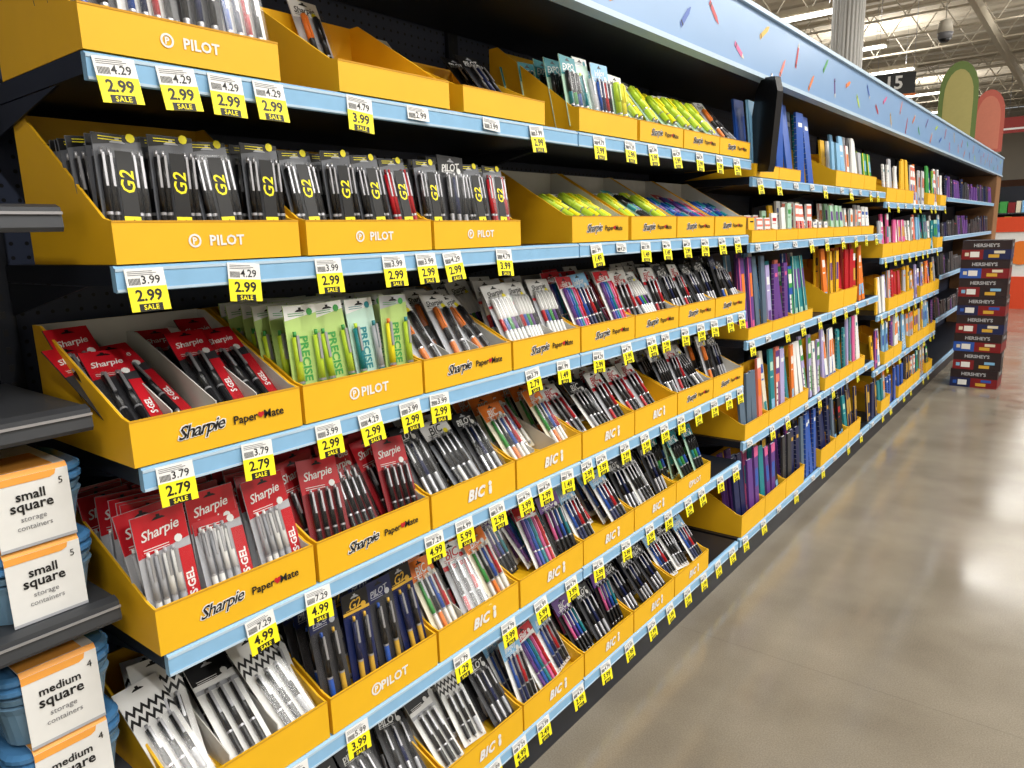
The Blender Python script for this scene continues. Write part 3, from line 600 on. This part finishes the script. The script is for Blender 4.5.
# ------------------------------------------------------------------ background
m=MB(); m.box(-.34,.34,-.04,.04,0,.38,BK); m.box(-.36,.36,-.045,.045,-.03,0,ORG)
m.text("15",0,-.048,.21,WH,h=.24,bold=.02,plane='y')
t=thing("aisle_sign",m.mesh("aisle_sign"),(-2.2,16,3.88),(0,0,.3),"black hanging aisle sign with a white number","sign")
m=MB(); m.cyl((-.3,0,.38),(-.3,0,2.42),.006,.006,5,SV); m.cyl((.3,0,.38),(.3,0,2.42),.006,.006,5,SV); ob("hanging_wire",m.mesh("hanging_wire"),(0,0,0),(0,0,0),t)
m=MB(); n=24
for i in range(n):
    a0=2*math.pi*i/n; m.cyl((.2*math.cos(a0),.2*math.sin(a0),0),(.2*math.cos(a0),.2*math.sin(a0),5.9),.022,.022,6,WH,False)
m.cyl((0,0,0),(0,0,5.9),.205,.205,n,WH); m.cyl((0,0,3.0),(0,0,3.25),.34,.23,n,LB)
thing("column",m.mesh("column"),(-2.05,12,0),(0,0,0),"white fluted structural column rising behind the shelves","column")
def standee(x,y,w,h,c,c2,lab):
    m=MB(); pts=[(-w/2,0)]+[(-w/2,h*.55)]+[(-w/2*math.cos(t*math.pi/10),h*.6+h*.4*math.sin(t*math.pi/10)) for t in range(1,10)]+[(w/2,h*.55),(w/2,0)]
    m.prism(pts,-.006,.006,c,axis='y'); m.prism([(a*.75,b*.85+h*.05) for a,b in pts],-.008,-.0065,c2)
    m.box(-w*.4,w*.4,-.006,.1,0,.006,WC)
    thing("cardboard_standee",m.mesh("cardboard_standee"),(x,y,2.337),(0,0,.1),lab,"standee")
standee(-.2,9.3,.36,.8,mat("standee_green",(100,122,60),.5),mat("standee_cream",(176,166,100),.5),"rounded green and cream cardboard topper on the header")
standee(-.12,11.2,.34,.75,mat("standee_coral",(190,92,76),.5),mat("standee_coral_light",(206,122,98),.5),"rounded coral cardboard topper on the header")
m=MB(); m.cyl((0,0,.3),(0,0,2.3),.008,.008,6,BEAM); m.cyl((0,0,.14),(0,0,.3),.1,.07,14,BEAM); m.cyl((0,0,.06),(0,0,.14),.08,.1,14,GR); m.cyl((0,0,.02),(0,0,.06),.04,.08,14,BP)
thing("security_camera",m.mesh("security_camera"),(-.8,12,3.86),(0,0,0),"white dome security camera hanging from the ceiling","security camera")
m=MB(); m.box(0,1.5,0,.8,0,.55,mat("display_red_orange",(216,70,30),.5)); m.box(.02,1.48,.02,.78,.55,1.3,WH); m.box(-.02,1.52,.0,.8,1.3,1.55,mat("display_red_orange",(216,70,30),.5)); m.cyl((.45,-.002,.95),(.45,-.004,.95),.2,.2,20,ORG); m.cyl((1.05,-.002,.95),(1.05,-.004,.95),.2,.2,20,ORG)
thing("floor_display",m.mesh("floor_display"),(-.35,15.2,0),(0,0,0),"white and orange promotional display standing on the floor","display")
def fargondola(x0,x1,y,H,lab):
    m=MB(); m.box(x0,x1,y,y+.9,0,H,SHELF); cs=[REDD,CREAM,ORG,LB,GOLD,PUR,GRN,CREAM,NAVY,DG]
    z=.15
    while z<H-.3:
        m.box(x0,x1,y-.35,y,z-.03,z,GSH); x=x0+.02
        while x<x1-.2:
            w=random.uniform(.08,.18); c=random.choice(cs); m.box(x,x+w-.02,y-.3,y-.02,z,z+random.uniform(.2,.3),c); x+=w
        z+=.38
    thing("far_shelving",m.mesh("far_shelving"),(0,0,0),(0,0,0),lab,"shelving",None,"stuff")
fargondola(-3.2,3.8,22,2.3,"stocked store shelving with small colourful goods")
fargondola(-9.5,-4.2,26,2.3,"stocked store shelving with mixed packaged goods")
m=MB(); m.box(-1.2,1.2,-.05,.05,0,.5,mat("sign_red",(140,40,36),.5)); m.box(-1.2,1.2,-.052,-.05,.1,.16,WH)
t=thing("hanging_banner",m.mesh("hanging_banner"),(-.6,30,4.3),(0,0,0),"dark red hanging department banner","banner")
m=MB(); m.cyl((-1,0,.5),(-1,0,1.98),.01,.01,5,SV); m.cyl((1,0,.5),(1,0,1.98),.01,.01,5,SV); ob("hanging_wire",m.mesh("banner_wire"),(0,0,0),(0,0,0),t)
# ------------------------------------------------------------------ camera & world
th,ph,ro=(0.6725,0.2012,-0.0302)
F=Vector((-math.sin(th)*math.cos(ph),math.cos(th)*math.cos(ph),-math.sin(ph))); R=Vector((math.cos(th),math.sin(th),0)); U=R.cross(F)
R,U=R*math.cos(ro)+U*math.sin(ro),-R*math.sin(ro)+U*math.cos(ro)
cd=bpy.data.cameras.new("camera"); cd.sensor_width=36; cd.lens=730/1024*36; cd.clip_start=.02; cd.clip_end=200
cam=bpy.data.objects.new("camera",cd); COL.objects.link(cam)
M=Matrix(((R.x,U.x,-F.x,1.1),(R.y,U.y,-F.y,0),(R.z,U.z,-F.z,1.5),(0,0,0,1))); cam.matrix_world=M
bpy.context.scene.camera=cam
w=bpy.data.worlds.new("world"); bpy.context.scene.world=w; w.use_nodes=True; w.node_tree.nodes["Background"].inputs[0].default_value=(.9,.95,1,1); w.node_tree.nodes["Background"].inputs[1].default_value=.4
bpy.context.scene.view_settings.view_transform='Standard'
